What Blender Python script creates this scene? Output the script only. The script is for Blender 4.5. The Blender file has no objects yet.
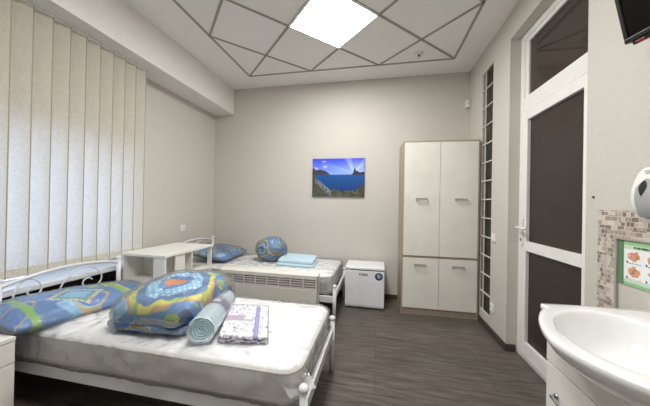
import bpy, bmesh, math, random
from math import sin, cos, pi, sqrt, atan2, exp, floor
from mathutils import Vector, Matrix, noise
random.seed(7)
S = bpy.context.scene
COL = S.collection

# ------------------------------------------------------------------ helpers
class MB:
    """collects shapes and links them as ONE mesh object"""
    def __init__(self): self.bm = bmesh.new()
    def merge(self, b, smooth=False):
        for f in b.faces: f.smooth = smooth
        me = bpy.data.meshes.new('tmp'); b.to_mesh(me); b.free()
        self.bm.from_mesh(me); bpy.data.meshes.remove(me)
        return self
    def box(self, x0, x1, y0, y1, z0, z1, bev=0.0, seg=2, mat=None):
        b = bmesh.new(); bmesh.ops.create_cube(b, size=1)
        for v in b.verts:
            v.co = Vector(((x0+x1)/2+v.co.x*(x1-x0), (y0+y1)/2+v.co.y*(y1-y0), (z0+z1)/2+v.co.z*(z1-z0)))
        if bev > 0: bmesh.ops.bevel(b, geom=b.edges[:], offset=bev, segments=seg, profile=.6, affect='EDGES')
        if mat is not None: b.transform(mat)
        return self.merge(b, False)
    def tube(self, pts, r, n=10, closed=False, caps=True):
        b = bmesh.new(); pts = [Vector(p) for p in pts]; rings = []
        m = len(pts); prev = None
        for i, p in enumerate(pts):
            if closed: d = pts[(i+1) % m]-pts[i-1]
            else: d = pts[min(i+1, m-1)]-pts[max(i-1, 0)]
            d.normalize()
            if prev is None:
                a = Vector((0, 0, 1)) if abs(d.z) < .9 else Vector((1, 0, 0))
                nx = d.cross(a).normalized()
            else: nx = (prev-d*prev.dot(d)).normalized()
            prev = nx; ny = d.cross(nx)
            rr = r[i] if isinstance(r, (list, tuple)) else r
            rings.append([b.verts.new(p+(nx*cos(2*pi*k/n)+ny*sin(2*pi*k/n))*rr) for k in range(n)])
        for i in range(m if closed else m-1):
            A, B = rings[i], rings[(i+1) % m]
            for k in range(n): b.faces.new((A[k], A[(k+1) % n], B[(k+1) % n], B[k]))
        if caps and not closed:
            b.faces.new(rings[0][::-1]); b.faces.new(rings[-1])
        return self.merge(b, True)
    def lathe(self, prof, c, n=24, axis='z'):
        b = bmesh.new(); rings = []
        for (r, h) in prof:
            ring = []
            for k in range(n):
                a = 2*pi*k/n
                if axis == 'z': q = Vector((r*cos(a), r*sin(a), h))
                elif axis == 'x': q = Vector((h, r*cos(a), r*sin(a)))
                else: q = Vector((r*cos(a), h, r*sin(a)))
                ring.append(b.verts.new(Vector(c)+q))
            rings.append(ring)
        for A, B in zip(rings, rings[1:]):
            for k in range(n): b.faces.new((A[k], A[(k+1) % n], B[(k+1) % n], B[k]))
        b.faces.new(rings[0][::-1]); b.faces.new(rings[-1])
        bmesh.ops.remove_doubles(b, verts=b.verts[:], dist=1e-6)
        bmesh.ops.recalc_face_normals(b, faces=b.faces[:])
        return self.merge(b, True)
    def prism(self, pts, ext, bev=0.0):
        b = bmesh.new(); f = b.faces.new([b.verts.new(p) for p in pts])
        r = bmesh.ops.extrude_face_region(b, geom=[f])
        for v in [g for g in r['geom'] if isinstance(g, bmesh.types.BMVert)]: v.co += Vector(ext)
        bmesh.ops.recalc_face_normals(b, faces=b.faces[:])
        if bev > 0: bmesh.ops.bevel(b, geom=b.edges[:], offset=bev, segments=2, profile=.6, affect='EDGES')
        return self.merge(b, False)
    def grid(self, fn, nu, nv, smooth=True):
        b = bmesh.new()
        V = [[b.verts.new(fn(i/nu, j/nv)) for j in range(nv+1)] for i in range(nu+1)]
        for i in range(nu):
            for j in range(nv): b.faces.new((V[i][j], V[i+1][j], V[i+1][j+1], V[i][j+1]))
        return self.merge(b, smooth)
    def soft(self, size, cells, Rp, re, fn=None):
        """rounded slab centred on the origin: plan corner radius Rp, edge radius re, displaced by fn(co)"""
        sx, sy, sz = size[0]/2, size[1]/2, size[2]/2
        nx, ny, nz = cells; b = bmesh.new(); vs = {}
        def key(i, j, k):
            if (i, j, k) not in vs:
                p = Vector((-sx+2*sx*i/nx, -sy+2*sy*j/ny, -sz+2*sz*k/nz))
                # plan rounding
                cx = max(-(sx-Rp), min(sx-Rp, p.x)); cy = max(-(sy-Rp), min(sy-Rp, p.y))
                d = Vector((p.x-cx, p.y-cy)); L = d.length
                if L > 1e-9 and Rp > 0:
                    m = max(abs(d.x), abs(d.y)); s = m/L
                    p.x = cx+d.x*s; p.y = cy+d.y*s
                # edge rounding
                t = max(abs(p.z)-(sz-re), 0)/re if re > 0 else 0
                cx = max(-(sx-Rp), min(sx-Rp, p.x)); cy = max(-(sy-Rp), min(sy-Rp, p.y))
                d = Vector((p.x-cx, p.y-cy)); L = d.length
                edge = max(0.0, (L-(Rp-re)))/re if re > 0 else 0
                if t > 0 and edge > 0 and L > 1e-9:
                    m = max(t, edge); h = sqrt(t*t+edge*edge); s = m/h
                    d2 = d/L*((Rp-re)+edge*s*re)
                    p.x = cx+d2.x; p.y = cy+d2.y
                    p.z = math.copysign((sz-re)+t*s*re, p.z)
                if fn: p = fn(p)
                vs[(i, j, k)] = b.verts.new(p)
            return vs[(i, j, k)]
        def q(a, b_, c, d): b.faces.new((key(*a), key(*b_), key(*c), key(*d)))
        for i in range(nx):
            for j in range(ny):
                q((i, j, nz), (i+1, j, nz), (i+1, j+1, nz), (i, j+1, nz)); q((i, j+1, 0), (i+1, j+1, 0), (i+1, j, 0), (i, j, 0))
        for i in range(nx):
            for k in range(nz):
                q((i, 0, k), (i+1, 0, k), (i+1, 0, k+1), (i, 0, k+1)); q((i, ny, k+1), (i+1, ny, k+1), (i+1, ny, k), (i, ny, k))
        for j in range(ny):
            for k in range(nz):
                q((nx, j, k), (nx, j+1, k), (nx, j+1, k+1), (nx, j, k+1)); q((0, j, k+1), (0, j+1, k+1), (0, j+1, k), (0, j, k))
        return self.merge(b, True)
    def xf(self, M): self.bm.transform(M); return self
    def build(self, name, mat, parent=None, world=True, paint=None, kind=None):
        """geometry is in world coordinates (or the thing's own when world=False)"""
        if parent is not None and world: self.bm.transform(world_of(parent).inverted())
        me = bpy.data.meshes.new(name); self.bm.to_mesh(me); self.bm.free()
        me.materials.append(mat)
        if paint:
            ca = me.color_attributes.new('Col', 'FLOAT_COLOR', 'POINT')
            for i, v in enumerate(me.vertices):
                c = paint(v.co); ca.data[i].color = (lin(c[0]), lin(c[1]), lin(c[2]), 1)
        o = bpy.data.objects.new(name, me); COL.objects.link(o)
        if parent is not None: o.parent = parent
        if kind: o['kind'] = kind
        return o

def lin(c): return c/12.92 if c <= .04045 else ((c+.055)/1.055)**2.4
def rgb(r, g, b): return (lin(r/255), lin(g/255), lin(b/255), 1)
def world_of(o):
    M = o.matrix_basis.copy(); p = o.parent
    while p: M = p.matrix_basis @ M; p = p.parent
    return M
def tag(o, label=None, cat=None, group=None, kind=None):
    if label: o['label'] = label
    if cat: o['category'] = cat
    if group: o['group'] = group
    if kind: o['kind'] = kind
    return o
def thing(name, label, cat, loc=(0, 0, 0), rz=0, group=None):
    o = bpy.data.objects.new(name, None); COL.objects.link(o); o.empty_display_size = .1
    o.location = loc; o.rotation_euler = (0, 0, rz)
    return tag(o, label, cat, group)
def origin_to(o, loc):
    """moves a single-mesh thing's origin to its base without moving its shape"""
    o.data.transform(Matrix.Translation(-Vector(loc))); o.location = loc; return o
def copy_tree(o, parent=None):
    c = o.copy(); COL.objects.link(c); c.parent = parent
    for ch in list(o.children): copy_tree(ch, c)
    return c
def nz(p, s, o=0.0): return noise.noise(Vector((p[0]*s+o, p[1]*s+o*1.7, p[2]*s-o)))

# ------------------------------------------------------------------ materials
def mat(name, col=(.8, .8, .8, 1), rough=.5, metal=0.0, spec=.5, coat=0.0):
    m = bpy.data.materials.new(name); m.use_nodes = True
    b = m.node_tree.nodes['Principled BSDF']
    b.inputs['Base Color'].default_value = col; b.inputs['Roughness'].default_value = rough
    b.inputs['Metallic'].default_value = metal; b.inputs['Specular IOR Level'].default_value = spec
    b.inputs['Coat Weight'].default_value = coat
    return m
def nodes(m): return m.node_tree.nodes, m.node_tree.links, m.node_tree.nodes['Principled BSDF']
def N(m, t, **kw):
    n = m.node_tree.nodes.new(t)
    for k, v in kw.items():
        if k in n.inputs: n.inputs[k].default_value = v
        else: setattr(n, k, v)
    return n
def coords(m, scale=(1, 1, 1), rot=(0, 0, 0)):
    ns, ls, b = nodes(m); tc = N(m, 'ShaderNodeTexCoord'); mp = N(m, 'ShaderNodeMapping')
    mp.inputs['Scale'].default_value = scale; mp.inputs['Rotation'].default_value = rot
    ls.new(tc.outputs['Object'], mp.inputs['Vector']); return mp.outputs['Vector']
def noise_col(m, c1, c2, scale=20, detail=4, vec=None, mscale=(1, 1, 1), lo=.3, hi=.7, bump=0, bscale=None, bdist=.002):
    ns, ls, b = nodes(m); v = vec or coords(m, mscale)
    n = N(m, 'ShaderNodeTexNoise', Scale=scale, Detail=detail); ls.new(v, n.inputs['Vector'])
    r = N(m, 'ShaderNodeValToRGB'); r.color_ramp.elements[0].position = lo; r.color_ramp.elements[1].position = hi
    r.color_ramp.elements[0].color = c1; r.color_ramp.elements[1].color = c2
    ls.new(n.outputs['Fac'], r.inputs['Fac']); ls.new(r.outputs['Color'], b.inputs['Base Color'])
    if bump:
        n2 = n
        if bscale: n2 = N(m, 'ShaderNodeTexNoise', Scale=bscale, Detail=3); ls.new(v, n2.inputs['Vector'])
        bp = N(m, 'ShaderNodeBump', Strength=bump, Distance=bdist); ls.new(n2.outputs['Fac'], bp.inputs['Height']); ls.new(bp.outputs['Normal'], b.inputs['Normal'])
    return m

M = {}
def simple(k, c, rough=.5, c2=None, sc=12, **kw):
    m = mat(k, c, rough, **kw)
    c2 = c2 or tuple(x*.93 for x in c[:3])+(1,)
    noise_col(m, c2, c, sc); M[k] = m; return m
WALL1, WALL2 = rgb(197, 192, 184), rgb(206, 202, 194)
m = mat('wallpaper', WALL1, .75, spec=.25); noise_col(m, WALL1, WALL2, 60, 6, mscale=(1, 1, 3), bump=.35, bscale=220, bdist=.0015); M['wall'] = m
m = mat('ceiling_paint', rgb(205, 200, 192), .85, spec=.2); noise_col(m, rgb(236, 234, 230), rgb(242, 240, 236), 140, 4, bump=.15, bdist=.001); M['ceiling'] = m
simple('grille_back', rgb(120, 104, 104), .6)
simple('grid_metal', rgb(160, 155, 146), .5)
simple('soffit_paint', rgb(234, 232, 228), .7, sc=50)
# floor: dark laminate planks running along the room's width
m = mat('dark_laminate', rough=.42, spec=.4); ns, ls, b = nodes(m)
v = coords(m); br = N(m, 'ShaderNodeTexBrick', Scale=1.0); br.offset = .37
br.inputs['Brick Width'].default_value = 1.28; br.inputs['Row Height'].default_value = .192; br.inputs['Mortar Size'].default_value = .0016
br.inputs['Color1'].default_value = (.9, .9, .9, 1); br.inputs['Color2'].default_value = (1.12, 1.1, 1.08, 1); br.inputs['Mortar'].default_value = (.45, .45, .45, 1)
ls.new(v, br.inputs['Vector'])
mp = N(m, 'ShaderNodeMapping'); mp.inputs['Scale'].default_value = (2.2, 26, 1); ls.new(v, mp.inputs['Vector'])
n = N(m, 'ShaderNodeTexNoise', Scale=1.6, Detail=8, Roughness=.65, Distortion=.6); ls.new(mp.outputs['Vector'], n.inputs['Vector'])
r = N(m, 'ShaderNodeValToRGB'); r.color_ramp.elements[0].position = .32; r.color_ramp.elements[1].position = .7
r.color_ramp.elements[0].color = rgb(66, 60, 55); r.color_ramp.elements[1].color = rgb(112, 104, 96); ls.new(n.outputs['Fac'], r.inputs['Fac'])
mx = N(m, 'ShaderNodeMix', data_type='RGBA', blend_type='MULTIPLY'); mx.inputs[0].default_value = 1
ls.new(r.outputs['Color'], mx.inputs[6]); ls.new(br.outputs['Color'], mx.inputs[7]); ls.new(mx.outputs[2], b.inputs['Base Color'])
bp = N(m, 'ShaderNodeBump', Strength=.12, Distance=.002); ls.new(n.outputs['Fac'], bp.inputs['Height']); ls.new(bp.outputs['Normal'], b.inputs['Normal'])
M['floor'] = m
simple('baseboard_brown', rgb(72, 62, 54), .5)
simple('seam_shade', rgb(168, 158, 134), .9)
simple('white_plastic', rgb(232, 232, 228), .35)
simple('pvc', rgb(238, 237, 233), .3)
simple('white_metal', rgb(228, 229, 232), .28, coat=.3)
simple('cream_laminate', rgb(233, 231, 221), .4, sc=6)
simple('white_laminate', rgb(234, 232, 224), .4, sc=6)
simple('heater_enamel', rgb(226, 224, 214), .35)
simple('fridge_white', rgb(236, 238, 242), .35, coat=.2)
simple('gap_dark', rgb(60, 57, 52), .7)
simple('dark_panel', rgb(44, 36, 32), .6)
simple('black_plastic', rgb(18, 18, 19), .35)
simple('black_screen', rgb(5, 5, 6), .25, spec=.2)
simple('chrome', rgb(200, 202, 204), .15, metal=1.0)
simple('steel_handle', rgb(176, 176, 172), .45, metal=.35)
simple('ceramic', rgb(242, 243, 243), .12, c2=rgb(238, 239, 239), coat=.6)
simple('grey_plastic', rgb(168, 170, 170), .3)
simple('tile_trim', rgb(166, 162, 155), .4)
simple('red_plastic', rgb(120, 20, 22), .3)
simple('text_ink', rgb(40, 42, 60), .5)
simple('text_grey', rgb(120, 128, 140), .5)
simple('bronze', rgb(105, 98, 84), .3, metal=.8)
# oak board
m = mat('oak_board', rough=.5); noise_col(m, rgb(152, 136, 118), rgb(178, 162, 144), 3, 6, mscale=(24, 24, 1.2), lo=.3, hi=.7); M['oak'] = m
# emission
m = bpy.data.materials.new('lit_diffuser'); m.use_nodes = True; m.node_tree.nodes.clear()
e = m.node_tree.nodes.new('ShaderNodeEmission'); e.inputs['Color'].default_value = (1, .985, .968, 1); e.inputs['Strength'].default_value = 36
o = m.node_tree.nodes.new('ShaderNodeOutputMaterial'); m.node_tree.links.new(e.outputs[0], o.inputs[0]); M['light'] = m
# blind fabric (lets daylight through), and the doubled hem
def fabric(name, trans):
    m = mat(name, rough=.9, spec=.1); ns, ls, b = nodes(m); v = coords(m, (1, 1, .7))
    n = N(m, 'ShaderNodeTexNoise', Scale=46, Detail=5, Distortion=2.2); ls.new(v, n.inputs['Vector'])
    r = N(m, 'ShaderNodeValToRGB'); r.color_ramp.elements[0].position = .42; r.color_ramp.elements[1].position = .6
    r.color_ramp.elements[0].color = rgb(205, 199, 183); r.color_ramp.elements[1].color = rgb(219, 214, 200)
    ls.new(n.outputs['Fac'], r.inputs['Fac']); ls.new(r.outputs['Color'], b.inputs['Base Color'])
    if trans:
        t = N(m, 'ShaderNodeBsdfTranslucent'); t.inputs['Color'].default_value = (.92, .92, .93, 1)
        mx = N(m, 'ShaderNodeMixShader'); mx.inputs[0].default_value = trans
        ls.new(b.outputs[0], mx.inputs[1]); ls.new(t.outputs[0], mx.inputs[2])
        ls.new(mx.outputs[0], ns['Material Output'].inputs[0])
    return m
M['slat'] = fabric('blind_fabric', .33); M['hem'] = fabric('blind_hem_fabric', 0)
# glass
def glassy(name, tint=(1, 1, 1, 1), rough=.02, bump=0, bs=30, haze=0.0, base=.05, gain=.85, bd=.004):
    m = bpy.data.materials.new(name); m.use_nodes = True; ns = m.node_tree.nodes; ls = m.node_tree.links; ns.clear()
    out = ns.new('ShaderNodeOutputMaterial'); tr = ns.new('ShaderNodeBsdfTransparent'); tr.inputs[0].default_value = tint
    gl = ns.new('ShaderNodeBsdfGlossy'); gl.inputs['Roughness'].default_value = rough
    lw = ns.new('ShaderNodeFresnel'); lw.inputs['IOR'].default_value = 1.45
    ma = ns.new('ShaderNodeMath'); ma.operation = 'MULTIPLY_ADD'; ma.inputs[1].default_value = gain; ma.inputs[2].default_value = base; ma.use_clamp = True
    ls.new(lw.outputs[0], ma.inputs[0]); mx = ns.new('ShaderNodeMixShader'); ls.new(ma.outputs[0], mx.inputs[0])
    src = tr
    if haze:
        df = ns.new('ShaderNodeBsdfDiffuse'); df.inputs[0].default_value = (.85, .86, .87, 1)
        m2 = ns.new('ShaderNodeMixShader'); m2.inputs[0].default_value = haze; ls.new(tr.outputs[0], m2.inputs[1]); ls.new(df.outputs[0], m2.inputs[2]); src = m2
    ls.new(src.outputs[0], mx.inputs[1]); ls.new(gl.outputs[0], mx.inputs[2]); ls.new(mx.outputs[0], out.inputs[0])
    if bump:
        tc = ns.new('ShaderNodeTexCoord'); n = ns.new('ShaderNodeTexNoise'); n.inputs['Scale'].default_value = bs; n.inputs['Detail'].default_value = 2; n.inputs['Distortion'].default_value = 1.5
        ls.new(tc.outputs['Object'], n.inputs['Vector']); bp = ns.new('ShaderNodeBump'); bp.inputs['Strength'].default_value = bump; bp.inputs['Distance'].default_value = bd
        ls.new(n.outputs['Fac'], bp.inputs['Height']); ls.new(bp.outputs['Normal'], gl.inputs['Normal']); ls.new(bp.outputs['Normal'], lw.inputs['Normal'])
    return m
M['pane'] = glassy('window_glass', (.95, .98, 1, 1), base=.02, gain=.6)
M['film'] = glassy('plastic_film', (.99, .99, .995, 1), .2, .9, 26, haze=.12, base=.02, gain=.75, bd=.012)
M['film_mattress'] = glassy('mattress_film', (.99, .99, .99, 1), .2, 1.0, 8, haze=.16, base=.03, gain=.9, bd=.02)
M['film_thin'] = glassy('thin_film', (1, 1, 1, 1), .25, .45, 26, haze=.03, base=.01, gain=.5, bd=.004)
simple('door_film', rgb(54, 43, 37), .38, sc=3, spec=.35)
M['transom'] = mat('transom_dark_glass', rgb(56, 46, 40), .06, spec=.8)
# glass blocks
m = mat('glass_block_dark', rough=.3, spec=.3); noise_col(m, rgb(16, 15, 12), rgb(44, 40, 32), 9, 3, mscale=(3, 3, 1), lo=.4, hi=.7, bump=.4, bdist=.01); M['block'] = m
simple('block_joint', rgb(214, 211, 202), .5)
# mosaic
m = mat('stone_mosaic', rough=.4, spec=.4); ns, ls, b = nodes(m)
tc = N(m, 'ShaderNodeTexCoord'); sp = N(m, 'ShaderNodeSeparateXYZ'); cb = N(m, 'ShaderNodeCombineXYZ')
ls.new(tc.outputs['Object'], sp.inputs[0]); ls.new(sp.outputs['Y'], cb.inputs['X']); ls.new(sp.outputs['Z'], cb.inputs['Y'])
cols = []
for (bw, rh, off, s, c1, c2) in ((.034, .0215, .5, 1.0, rgb(214, 204, 192), rgb(126, 110, 98)), (.019, .0215, .35, 1.0, rgb(206, 196, 186), rgb(112, 98, 88))):
    br = N(m, 'ShaderNodeTexBrick', Scale=s); br.offset = off
    br.inputs['Brick Width'].default_value = bw; br.inputs['Row Height'].default_value = rh; br.inputs['Mortar Size'].default_value = .0012
    br.inputs['Color1'].default_value = c1; br.inputs['Color2'].default_value = c2; br.inputs['Mortar'].default_value = rgb(206, 198, 188); br.inputs['Bias'].default_value = .0
    ls.new(cb.outputs[0], br.inputs['Vector']); cols.append(br)
vo = N(m, 'ShaderNodeTexBrick', Scale=1.0); vo.inputs['Brick Width'].default_value = .062; vo.inputs['Row Height'].default_value = .031; vo.offset = .5
vo.inputs['Color1'].default_value = (0, 0, 0, 1); vo.inputs['Color2'].default_value = (1, 1, 1, 1); vo.inputs['Mortar Size'].default_value = 0
ls.new(cb.outputs[0], vo.inputs['Vector']); gt = N(m, 'ShaderNodeMath', operation='GREATER_THAN'); gt.inputs[1].default_value = .5; ls.new(vo.outputs['Color'], gt.inputs[0])
mx = N(m, 'ShaderNodeMix', data_type='RGBA'); ls.new(gt.outputs[0], mx.inputs[0]); ls.new(cols[0].outputs['Color'], mx.inputs[6]); ls.new(cols[1].outputs['Color'], mx.inputs[7])
ls.new(mx.outputs[2], b.inputs['Base Color']); M['mosaic'] = m
# mattress ticking
m = mat('mattress_fabric', rough=.85, spec=.15); noise_col(m, rgb(238, 238, 236), rgb(246, 246, 244), 30, 3, bump=.3, bscale=14, bdist=.01); M['mattress'] = m
m = mat('mattress_side_fabric', rough=.85, spec=.15); noise_col(m, rgb(206, 203, 194), rgb(218, 215, 207), 30, 3, bump=.3, bscale=14, bdist=.01); M['mattress_side'] = m
simple('tape', rgb(206, 202, 192), .7)
# towel terry
m = mat('terry_blue', rough=.95, spec=.1); noise_col(m, rgb(178, 207, 220), rgb(202, 225, 234), 90, 4, bump=.7, bscale=260, bdist=.003); M['terry'] = m
# painted cloth
def painted(name, rough=.8, bump=0, bs=60, bd=.002, spec=.3):
    m = mat(name, rough=rough, spec=spec); ns, ls, b = nodes(m)
    a = N(m, 'ShaderNodeAttribute', attribute_name='Col'); n = N(m, 'ShaderNodeTexNoise', Scale=70, Detail=3); ls.new(coords(m), n.inputs['Vector'])
    r = N(m, 'ShaderNodeValToRGB'); r.color_ramp.elements[0].color = (.86, .86, .86, 1); r.color_ramp.elements[1].color = (1.08, 1.08, 1.08, 1)
    ls.new(n.outputs['Fac'], r.inputs['Fac']); mx = N(m, 'ShaderNodeMix', data_type='RGBA', blend_type='MULTIPLY'); mx.inputs[0].default_value = 1
    ls.new(a.outputs['Color'], mx.inputs[6]); ls.new(r.outputs['Color'], mx.inputs[7]); ls.new(mx.outputs[2], b.inputs['Base Color'])
    if bump:
        n2 = N(m, 'ShaderNodeTexNoise', Scale=bs, Detail=2, Distortion=1.0); ls.new(coords(m), n2.inputs['Vector'])
        bp = N(m, 'ShaderNodeBump', Strength=bump, Distance=bd); ls.new(n2.outputs['Fac'], bp.inputs['Height']); ls.new(bp.outputs['Normal'], b.inputs['Normal'])
    return m
M['quilt'] = painted('printed_quilt_cotton', .7, .5, 24, .006); M['print'] = painted('printed_paper', .45); M['bedprint'] = painted('printed_bed_linen', .7)

# ------------------------------------------------------------------ room shell
XR, XL, YB, YF, H = 1.106, -2.456, 3.55, -.95, 2.935
def struct(name, mb, m): return mb.build(name, m, kind='structure')
struct('floor', MB().box(XL-.35, XR+.4, YF-.1, YB+.1, -.12, 0), M['floor'])
struct('ceiling', MB().box(XL-.35, XR+.4, YF-.1, YB+.1, H, H+.1), M['ceiling'])
struct('wall_back', MB().box(XL-.35, XR+.4, YB, YB+.1, 0, H), M['wall'])
struct('wall_front', MB().box(XL-.35, XR+.4, YF-.1, YF, 0, H), M['wall'])
WY0, WY1, WZ0, WZ1 = -.25, 2.15, .645, 1.72      # window opening in the left wall
w = MB().box(XL-.3, XL, YF, WY0, 0, H).box(XL-.3, XL, WY1, YB, 0, H).box(XL-.3, XL, WY0, WY1, 0, .605).box(XL-.3, XL, WY0, WY1, WZ1, H)
struct('wall_left', w, M['wall'])
DY0, DY1, DZ = 1.665, 2.525, 2.70                 # door recess
GY0, GY1, GZ0, GZ1 = 2.855, 3.155, .14, 2.69     # glass block strip
w = (MB().box(XR, XR+.3, YF, DY0, 0, H).box(XR, XR+.3, DY0, DY1, DZ, H).box(XR, XR+.3, DY1, GY0, 0, H)
     .box(XR, XR+.3, GY0, GY1, 0, GZ0).box(XR, XR+.3, GY0, GY1, GZ1, H).box(XR, XR+.3, GY1, YB, 0, H))
struct('wall_right', w, M['wall'])
struct('wall_soffit', MB().box(XL, -2.15, YF, YB, 2.554, H, .003), M['soffit_paint'])
# baseboards
struct('baseboard_back', MB().box(XL, XR, YB-.014, YB, 0, .06, .003), M['baseboard_brown'])
struct('baseboard_right', MB().box(XR-.014, XR, DY1+.0, YB-.014, 0, .06, .003).box(XR-.014, XR+.07, DY1-.014, DY1, 0, .06, .003), M['baseboard_brown'])
struct('baseboard_left', MB().box(XL, XL+.014, 2.15, YB-.014, 0, .06, .003), M['baseboard_brown'])
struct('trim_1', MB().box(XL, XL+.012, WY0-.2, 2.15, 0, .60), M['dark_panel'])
# ceiling grid: strips laid at 45 degrees inside a straight border
bx, by, d = -.4433, 2.776, .4243
XA, XB, YA, YC = bx-3*d, bx+3*d, by+d, by-7*d
g = MB()
def strip(x0, y0, x1, y1, w=.022):
    dx, dy = x1-x0, y1-y0; L = sqrt(dx*dx+dy*dy); mtx = Matrix.Translation((x0, y0, 0)) @ Matrix.Rotation(atan2(dy, dx), 4, 'Z')
    g.box(0, L, -w/2, w/2, H-.006, H+.001, mat=mtx)
for a in ((XA, YC, XA, YA), (XB, YC, XB, YA), (XA, YA, XB, YA), (XA, YC, XB, YC)): strip(*a)
for s in (1, -1):
    k = -14
    while k <= 14:
        # line through (bx, by) + k*2d along x with slope s, clipped to the border
        cx = bx+k*2*d; t0, t1 = -99, 99
        for (lo, hi, c, dd) in ((XA, XB, cx, 1.0), (YC, YA, by, float(s))):
            a, b_ = (lo-c)/dd, (hi-c)/dd
            if a > b_: a, b_ = b_, a
            t0, t1 = max(t0, a), min(t1, b_)
        if t1-t0 > .05: strip(cx+t0, by+s*t0, cx+t1, by+s*t1)
        k += 1
struct('trim_2', g, M['grid_metal'])

# ------------------------------------------------------------------ window behind the blind
win = thing('window_1', None, None, (XL-.2, .95, WZ0)); win['kind'] = 'structure'
f = MB()
for a in ((WY0, WY1, WZ0, WZ0+.06), (WY0, WY1, WZ1-.06, WZ1), (WY0, WY0+.06, WZ0+.06, WZ1-.06), (WY1-.06, WY1, WZ0+.06, WZ1-.06), (.92, .98, WZ0+.06, WZ1-.06)):
    f.box(XL-.23, XL-.17, a[0], a[1], a[2], a[3], .004)
f.build('window_frame', M['pvc'], win)
MB().box(XL-.205, XL-.197, WY0+.05, WY1-.05, WZ0+.05, WZ1-.05).build('window_pane', M['pane'], win)
simple('sill_plastic', rgb(228, 228, 226), .6, spec=.2)
MB().box(XL-.17, -2.305, WY0-.1, 2.15, .603, .643, .012, 3).build('window_sill', M['sill_plastic'], win)

# vertical blind
bl = thing('vertical_blind', 'cream patterned vertical fabric blind hanging across the left window', 'blind', (-2.325, 1.0, .72))
MB().box(-2.345, -2.295, -.35, 2.178, 2.532, 2.554, .003).build('headrail', M['white_plastic'], bl)
k = 0; yc = 2.115
while yc > -.3:
    a = math.radians(27); hw = .070
    def slat_pt(u, v, yc=yc, a=a, hw=hw, z0=0, z1=1):
        t = (u-.5)*2*hw; bow = .008*(1-(2*u-1)**2)
        return Vector((-2.325+sin(a)*t+bow, yc+cos(a)*t, z0+(z1-z0)*v))
    o = MB().grid(lambda u, v: slat_pt(u, v, z0=.775, z1=2.535), 6, 8).build('slat', M['slat'], bl)
    hm = MB().grid(lambda u, v: slat_pt(u, v, z0=.72, z1=.775)+Vector((.0012, 0, 0)), 6, 2).grid(lambda u, v: slat_pt(u, v, z0=.72, z1=.775)-Vector((.0012, 0, 0)), 6, 2).build('hem', M['hem'], o)
    MB().grid(lambda u, v: slat_pt(.962+.046*u, v, z0=.72, z1=2.535)+Vector((.0016, 0, 0)), 1, 8).build('seam_shade', M['seam_shade'], o)  # darker tan strip painting the shadow line where slats overlap
    yc -= .108; k += 1

# ------------------------------------------------------------------ door
dr = thing('door_1', None, None, (1.22, 2.1, 0)); dr['kind'] = 'structure'
X0 = 1.190
f = MB()
f.box(X0, X0+.07, DY1-.055, DY1, 0, DZ, .003).box(X0, X0+.07, DY0, DY0+.055, 0, DZ, .003)          # outer frame
f.box(X0, X0+.07, DY0+.055, DY1-.055, DZ-.05, DZ, .003).box(X0, X0+.07, DY0+.055, DY1-.055, 2.04, 2.16, .003)
f.box(X0, X0+.07, DY0+.055, DY1-.055, 0, .022, .003)
f.box(X0+.008, X0+.05, DY1-.105, DY1-.055, 2.16, DZ-.05, .003).box(X0+.008, X0+.05, DY0+.055, DY0+.09, 2.16, DZ-.05, .003)
f.box(X0+.008, X0+.05, DY0+.09, DY1-.105, DZ-.085, DZ-.05, .003)
f.build('door_frame', M['pvc'], dr)
MB().box(X0+.02, X0+.035, DY0+.08, DY1-.095, 2.15, DZ-.075).build('transom_pane', M['transom'], dr)
LY0, LY1 = DY0+.06, DY1-.062
leaf = MB()
leaf.box(X0-.012, X0+.05, LY1-.075, LY1, .03, 2.032, .004).box(X0-.012, X0+.05, LY0, LY0+.075, .03, 2.032, .004)
leaf.box(X0-.012, X0+.05, LY0+.075, LY1-.075, 1.955, 2.032, .004).box(X0-.012, X0+.05, LY0+.075, LY1-.075, .03, .15, .004).box(X0-.012, X0+.05, LY0+.075, LY1-.075, .888, .965, .004)
lf = leaf.build('door_leaf', M['pvc'], dr)
MB().box(X0+.012, X0+.03, LY0+.07, LY1-.07, .96, 1.96).build('door_pane', M['door_film'], lf)
MB().box(X0+.012, X0+.03, LY0+.07, LY1-.07, .145, .893).build('door_pane', M['door_film'], lf)
MB().box(X0+.002, X0+.04, LY0, LY1, 2.033, 2.039).box(X0+.002, X0+.04, LY1+.001, LY1+.006, .03, 2.033).build('door_gap_shade', M['gap_dark'], dr)  # dark strips painting the shade in the gap round the leaf
hd = MB().box(X0-.022, X0-.012, LY1-.045, LY1-.012, .93, 1.15, .004)
hd.tube([(X0-.02, LY1-.03, 1.075), (X0-.062, LY1-.03, 1.075)], .009, 10).tube([(X0-.060, LY1-.022, 1.075), (X0-.060, LY1-.16, 1.07)], .0095, 10)
hd.lathe([(.0, 0), (.008, 0), (.008, -.006), (0, -.006)], (X0-.022, LY1-.028, .985), 12, 'x')
hh = hd.build('door_handle', M['white_plastic'], lf)
MB().box(X0-.031, X0-.0275, LY1-.031, LY1-.025, .965, .990).build('keyhole', M['gap_dark'], hh)

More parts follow.
